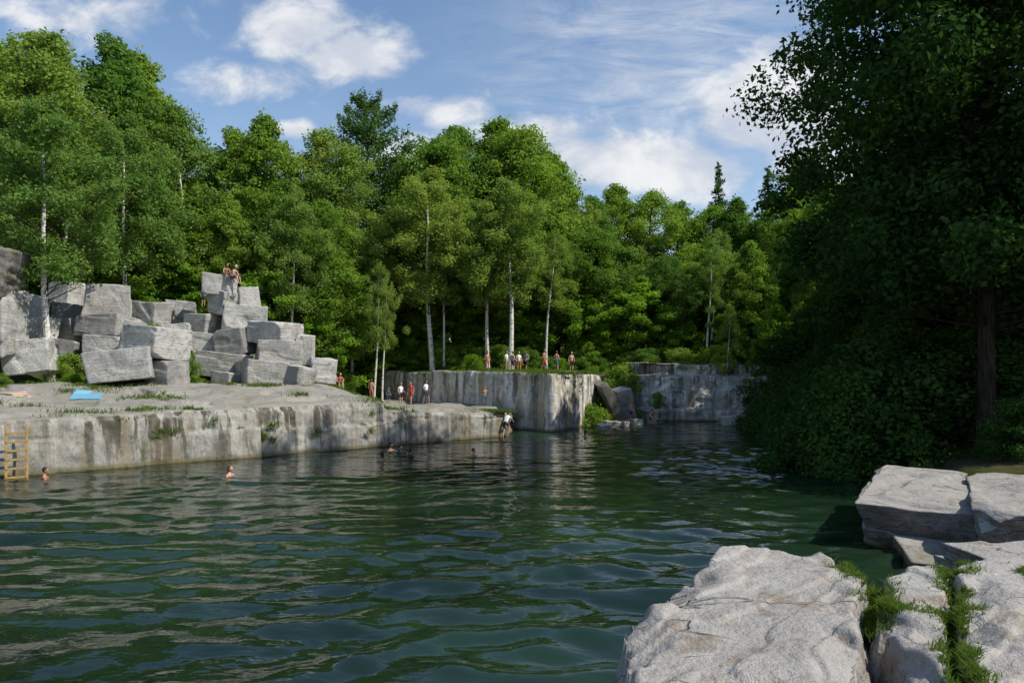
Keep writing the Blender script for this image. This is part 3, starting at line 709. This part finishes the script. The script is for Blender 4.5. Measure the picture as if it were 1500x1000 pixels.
    ball(hc+Vector((0,-.092,-.055)),(.024,.008,.007),0,1)
    for sx in(-1,1):
        ball(hc+Vector((.028*sx,-.086,.012)),(.011,.007,.007),4,1);ball(hc+Vector((.077*sx,.005,-.005)),(.012,.02,.03),0,1)
    ball(hc+Vector((0,.018,.03)),(.085,.096,.104),3,3)
    if cap: ball(hc+Vector((0,-.09,.07)),(.06,.07,.012),3,2)
    elif r.random()<.45: ball(hc+Vector((0,.07,-.06)),(.06,.04,.12),3,2)
    bm.to_mesh(em);bm.free();em.name=name
    o=link(bpy.data.objects.new(name,em));o.scale=(k,k,k);o.location=loc;o.rotation_euler=(0,0,heading)
    if parent:o.parent=parent
    return o
W=pm('white_cotton',(.75,.75,.74));RD=pm('red_cotton',(.5,.06,.05));NV=pm('navy_cloth',(.03,.05,.12));BK=pm('black_cloth',(.02,.02,.022));OR=pm('coral_cloth',(.6,.16,.10));TQ=pm('teal_cloth',(.05,.22,.25));GR=pm('grey_cloth',(.25,.25,.26));KH=pm('khaki_cloth',(.3,.25,.16))
def onledge(px,D): 
    x=bx(px,D);t,s=ts(x,D);return (x,D,float(ledge_top(np.array([t]),np.array([s]))[0])+.005)
def onwall(px,D):
    x=bx(px,D);return (x,D,max(gz(x,D),3.93))
person('man',onledge(544,57),2.8,'stand',1.8,SK,HB,None,OR,seed=1)
person('boy',onledge(569,57),.5,'stand',1.3,SK2,HK,NV,NV,seed=2)
person('woman',onledge(587,56.5),.8,'stand',1.68,SK,HB,W,BK,seed=3)
person('woman',onledge(602,55.5),-.3,'walk',1.68,SK,HB,RD,RD,seed=4)
person('man',onledge(624,55.5),.9,'walk',1.75,SK2,HK,W,NV,seed=5)
person('man',onledge(710,53),.2,'stand',1.5,SK2,HB,None,TQ,seed=6)
x,y,z=onledge(496,50);person('woman',(x,y,z-.55),.6,'sit',1.7,SK,HB,OR,BK,seed=7)
for i,(px,D,hd,ps,tp_,bt,sk) in enumerate([(714,58.5,.5,'stand',None,OR,SK2),(751,58,2.4,'stand',None,NV,SK),(760,58.5,.4,'stand',W,RD,SK),(771,58,-.6,'walk',GR,BK,SK2),(797,55.5,1.2,'walk',None,RD,SK2),(815,57,2.6,'stand',None,TQ,SK),(837,58.5,.3,'stand',None,BK,SK),(742,60,1,'stand',W,KH,SK),(877,66,0,'stand',TQ,KH,SK)]):
    person(['man','woman'][i%2],onwall(px,D),hd,ps,1.66+.02*(i%5),sk,HB if i%3 else HK,tp_,bt,seed=20+i)
person('man',(bx(1133,60),61.5,2.3),0,'stand',1.75,SK2,HK,None,RD,seed=40)
person('man',(bx(740,45.3),45.4,-.05),2.7,'climb',1.75,SK,HB,W,BK,seed=41)
person('woman',(bx(952,57.5),57.3,-.45),.5,'sit',1.7,SK,HB,None,BK,seed=42)
person('woman',(bx(922,59),58.3,.1),.5,'stand',1.6,SK,HB,None,NV,seed=43)
zt=bz(404,48)
person('man',(bx(329,48.2),48.2,zt-.93),.9,'sit',1.85,SK2,HK,None,BK,seed=50)
person('woman',(bx(340,47.8),47.8,zt-.93-.12),1.3,'sit',1.8,SK,HB,None,NV,cap=pm('pale_cap',(.7,.6,.55)),seed=51)
person('boy',(bx(298,47.2),47.2,bz(448,47)),.3,'stand',1.1,SK2,HK,NV,BK,seed=52)
for i,(px,py,hd) in enumerate([(336,697,1.4),(65,700,2.0),(587,664,.4),(601,669,2.2),(560,675,4),(693,669,1),(857,640,2),(893,634,.3),(572,660,1)]):
    D=4*F/(py-545);person('swimmer',(bx(px,D),D,-1.37),hd,'tread',1.75,SK2 if i!=0 else SK,HK if i else pm('red_hair',(.14,.04,.02)),BK if i in(2,3) else None,BK,seed=60+i)

# ------------------------------------------------------------------ ladder, towels
WD=plain('yellow_painted_wood',(.33,.22,.07),.6,.45,5)
def beam(a,b,w,d,par,nm,mat):
    a=Vector(a);b=Vector(b);L=(b-a).length
    me=bpy.data.meshes.new(nm);bm=bmesh.new();bmesh.ops.create_cube(bm,size=1)
    for v in bm.verts: v.co=Vector((v.co.x*w,v.co.y*d,v.co.z*L))
    bmesh.ops.bevel(bm,geom=bm.edges[:],offset=.008,segments=2,affect='EDGES');bm.to_mesh(me);bm.free();me.materials.append(mat)
    o=link(bpy.data.objects.new(nm,me));o.location=(a+b)/2;o.rotation_euler=(b-a).to_track_quat('Z','Y').to_euler();o.parent=par
lad=link(bpy.data.objects.new('wooden_ladder',None));lad.location=(bx(22,27.6),27.7,0);lad.rotation_euler=(0,0,.62)
for sx in(-.33,.33): beam((sx,0,-.9),(sx,.28,2.0),.09,.06,lad,'rail_%d'%(sx>0),WD)
for i in range(8):
    z=-.6+i*.33;y=.28*(z+.9)/2.9;beam((-.33,y-.035,z),(.33,y-.035,z),.05,.09,lad,'rung_%d'%i,WD)
def towel(px,D,w,l,rot,mat):
    x,y,z=onledge(px,D);u=np.linspace(-.5,.5,24);U,Vv=np.meshgrid(u,u,indexing='ij')
    c,s=math.cos(rot),math.sin(rot);XX=x+c*U*w-s*Vv*l;YY=y+s*U*w+c*Vv*l
    t,ss=ts(XX,YY);ZZ=ledge_top(t,ss)+.035+.012*fbm(U*6,Vv*6,0*U,2)
    link(bpy.data.objects.new('towel',build('towel',np.stack([XX,YY,ZZ],-1).reshape(-1,3),gridq(24,24),[mat],smooth=True)))
towel(128,36.5,1.3,1.8,.4,pm('blue_towel',(.14,.36,.48)))
towel(12,34.5,1.4,1.0,.2,pm('yellow_towel',(.5,.45,.22)))
towel(28,35,.9,.9,.9,pm('pink_towel',(.5,.3,.3)))

# ------------------------------------------------------------------ light, sky
el=math.radians(46);Sd=Vector((.945*math.cos(el),-.327*math.cos(el),math.sin(el)))
sl=bpy.data.lights.new('sun','SUN');sl.energy=5.0;sl.angle=math.radians(.5);sl.color=(1,.94,.83)
so=link(bpy.data.objects.new('sun',sl));so.rotation_euler=Sd.to_track_quat('Z','Y').to_euler()
w=bpy.data.worlds.new('World');S.world=w;w.use_nodes=True;w.node_tree.nodes.clear();T=NT(w.node_tree)
out=T.n('ShaderNodeOutputWorld');bg=T.n('ShaderNodeBackground',i_Strength=.15)
sk=T.n('ShaderNodeTexSky');sk.sky_type='NISHITA';sk.sun_disc=False;sk.sun_elevation=el;sk.sun_rotation=math.atan2(Sd.x,Sd.y);sk.air_density=1.15;sk.dust_density=.3;sk.ozone_density=3.0
d=T.n('ShaderNodeTexCoord').outputs['Generated'];sx=T.n('ShaderNodeSeparateXYZ');T.l(d,sx.inputs[0])
yy=T.math('MAXIMUM',T.math('ABSOLUTE',sx.outputs[1]),.08)
u=T.math('DIVIDE',sx.outputs[0],yy);v=T.math('DIVIDE',sx.outputs[2],yy)
cv=T.n('ShaderNodeCombineXYZ');T.l(u,cv.inputs[0]);T.l(v,cv.inputs[1]);uv=cv.outputs[0]
def ell(px,py,rx,ry,wt):
    m=T.mapv(uv,(F/rx,F/ry,1),(-(px-750)/rx,-(545-py)/ry,0))
    l=T.n('ShaderNodeVectorMath',operation='LENGTH');T.l(m,l.inputs[0])
    return T.math('MULTIPLY',T.mr(l.outputs['Value'],0,1.4,1,0),wt)
acc=None
for e in [(440,45,115,58,1.05),(515,82,105,52,1.2),(360,125,140,46,.68),(140,25,210,60,.7),(430,190,50,22,.85),(650,160,130,36,.75),(790,195,140,45,.9),(900,235,190,60,1.1),(1020,245,140,65,1.05),(1120,170,150,100,1.15),(1170,95,110,80,.95),(1190,230,100,75,1.05),(590,225,60,50,.65)]:
    q=ell(*e);acc=q if acc is None else T.math('MAXIMUM',acc,q)
nz=T.noise(T.mapv(uv,(1,1.5,1)),8.0,8,.60,.25)
den=T.math('ADD',T.math('MULTIPLY',acc,.74),T.math('MULTIPLY',T.math('SUBTRACT',nz,.5),1.5))
cl=T.mr(den,.13,.64)
cz=T.math('MULTIPLY',T.mr(T.noise(T.mapv(uv,(1.2,5,1),rot=(0,0,.25)),5,6,.7,.6),.28,.82),ell(1000,90,340,210,.85))
hz=T.mr(v,.05,.5,.25,0)
cl=T.math('MAXIMUM',cl,T.math('MAXIMUM',cz,hz))
shade=T.mix(T.mr(nz,.38,.66),(4.1,4.4,5.0),(6.1,6.15,6.2))
T.l(T.mix(T.math('MULTIPLY',cl,.94),sk.outputs[0],shade),bg.inputs[0]);T.l(bg.outputs[0],out.inputs[0])

# ------------------------------------------------------------------ camera
cam=bpy.data.cameras.new('camera');cam.lens=26;cam.sensor_width=36;cam.shift_y=.03;cam.clip_end=3000
co=link(bpy.data.objects.new('camera',cam));co.location=(0,0,4);co.rotation_euler=(math.pi/2,0,0);S.camera=co
S.view_settings.view_transform='Standard'
S.view_settings.look='None'
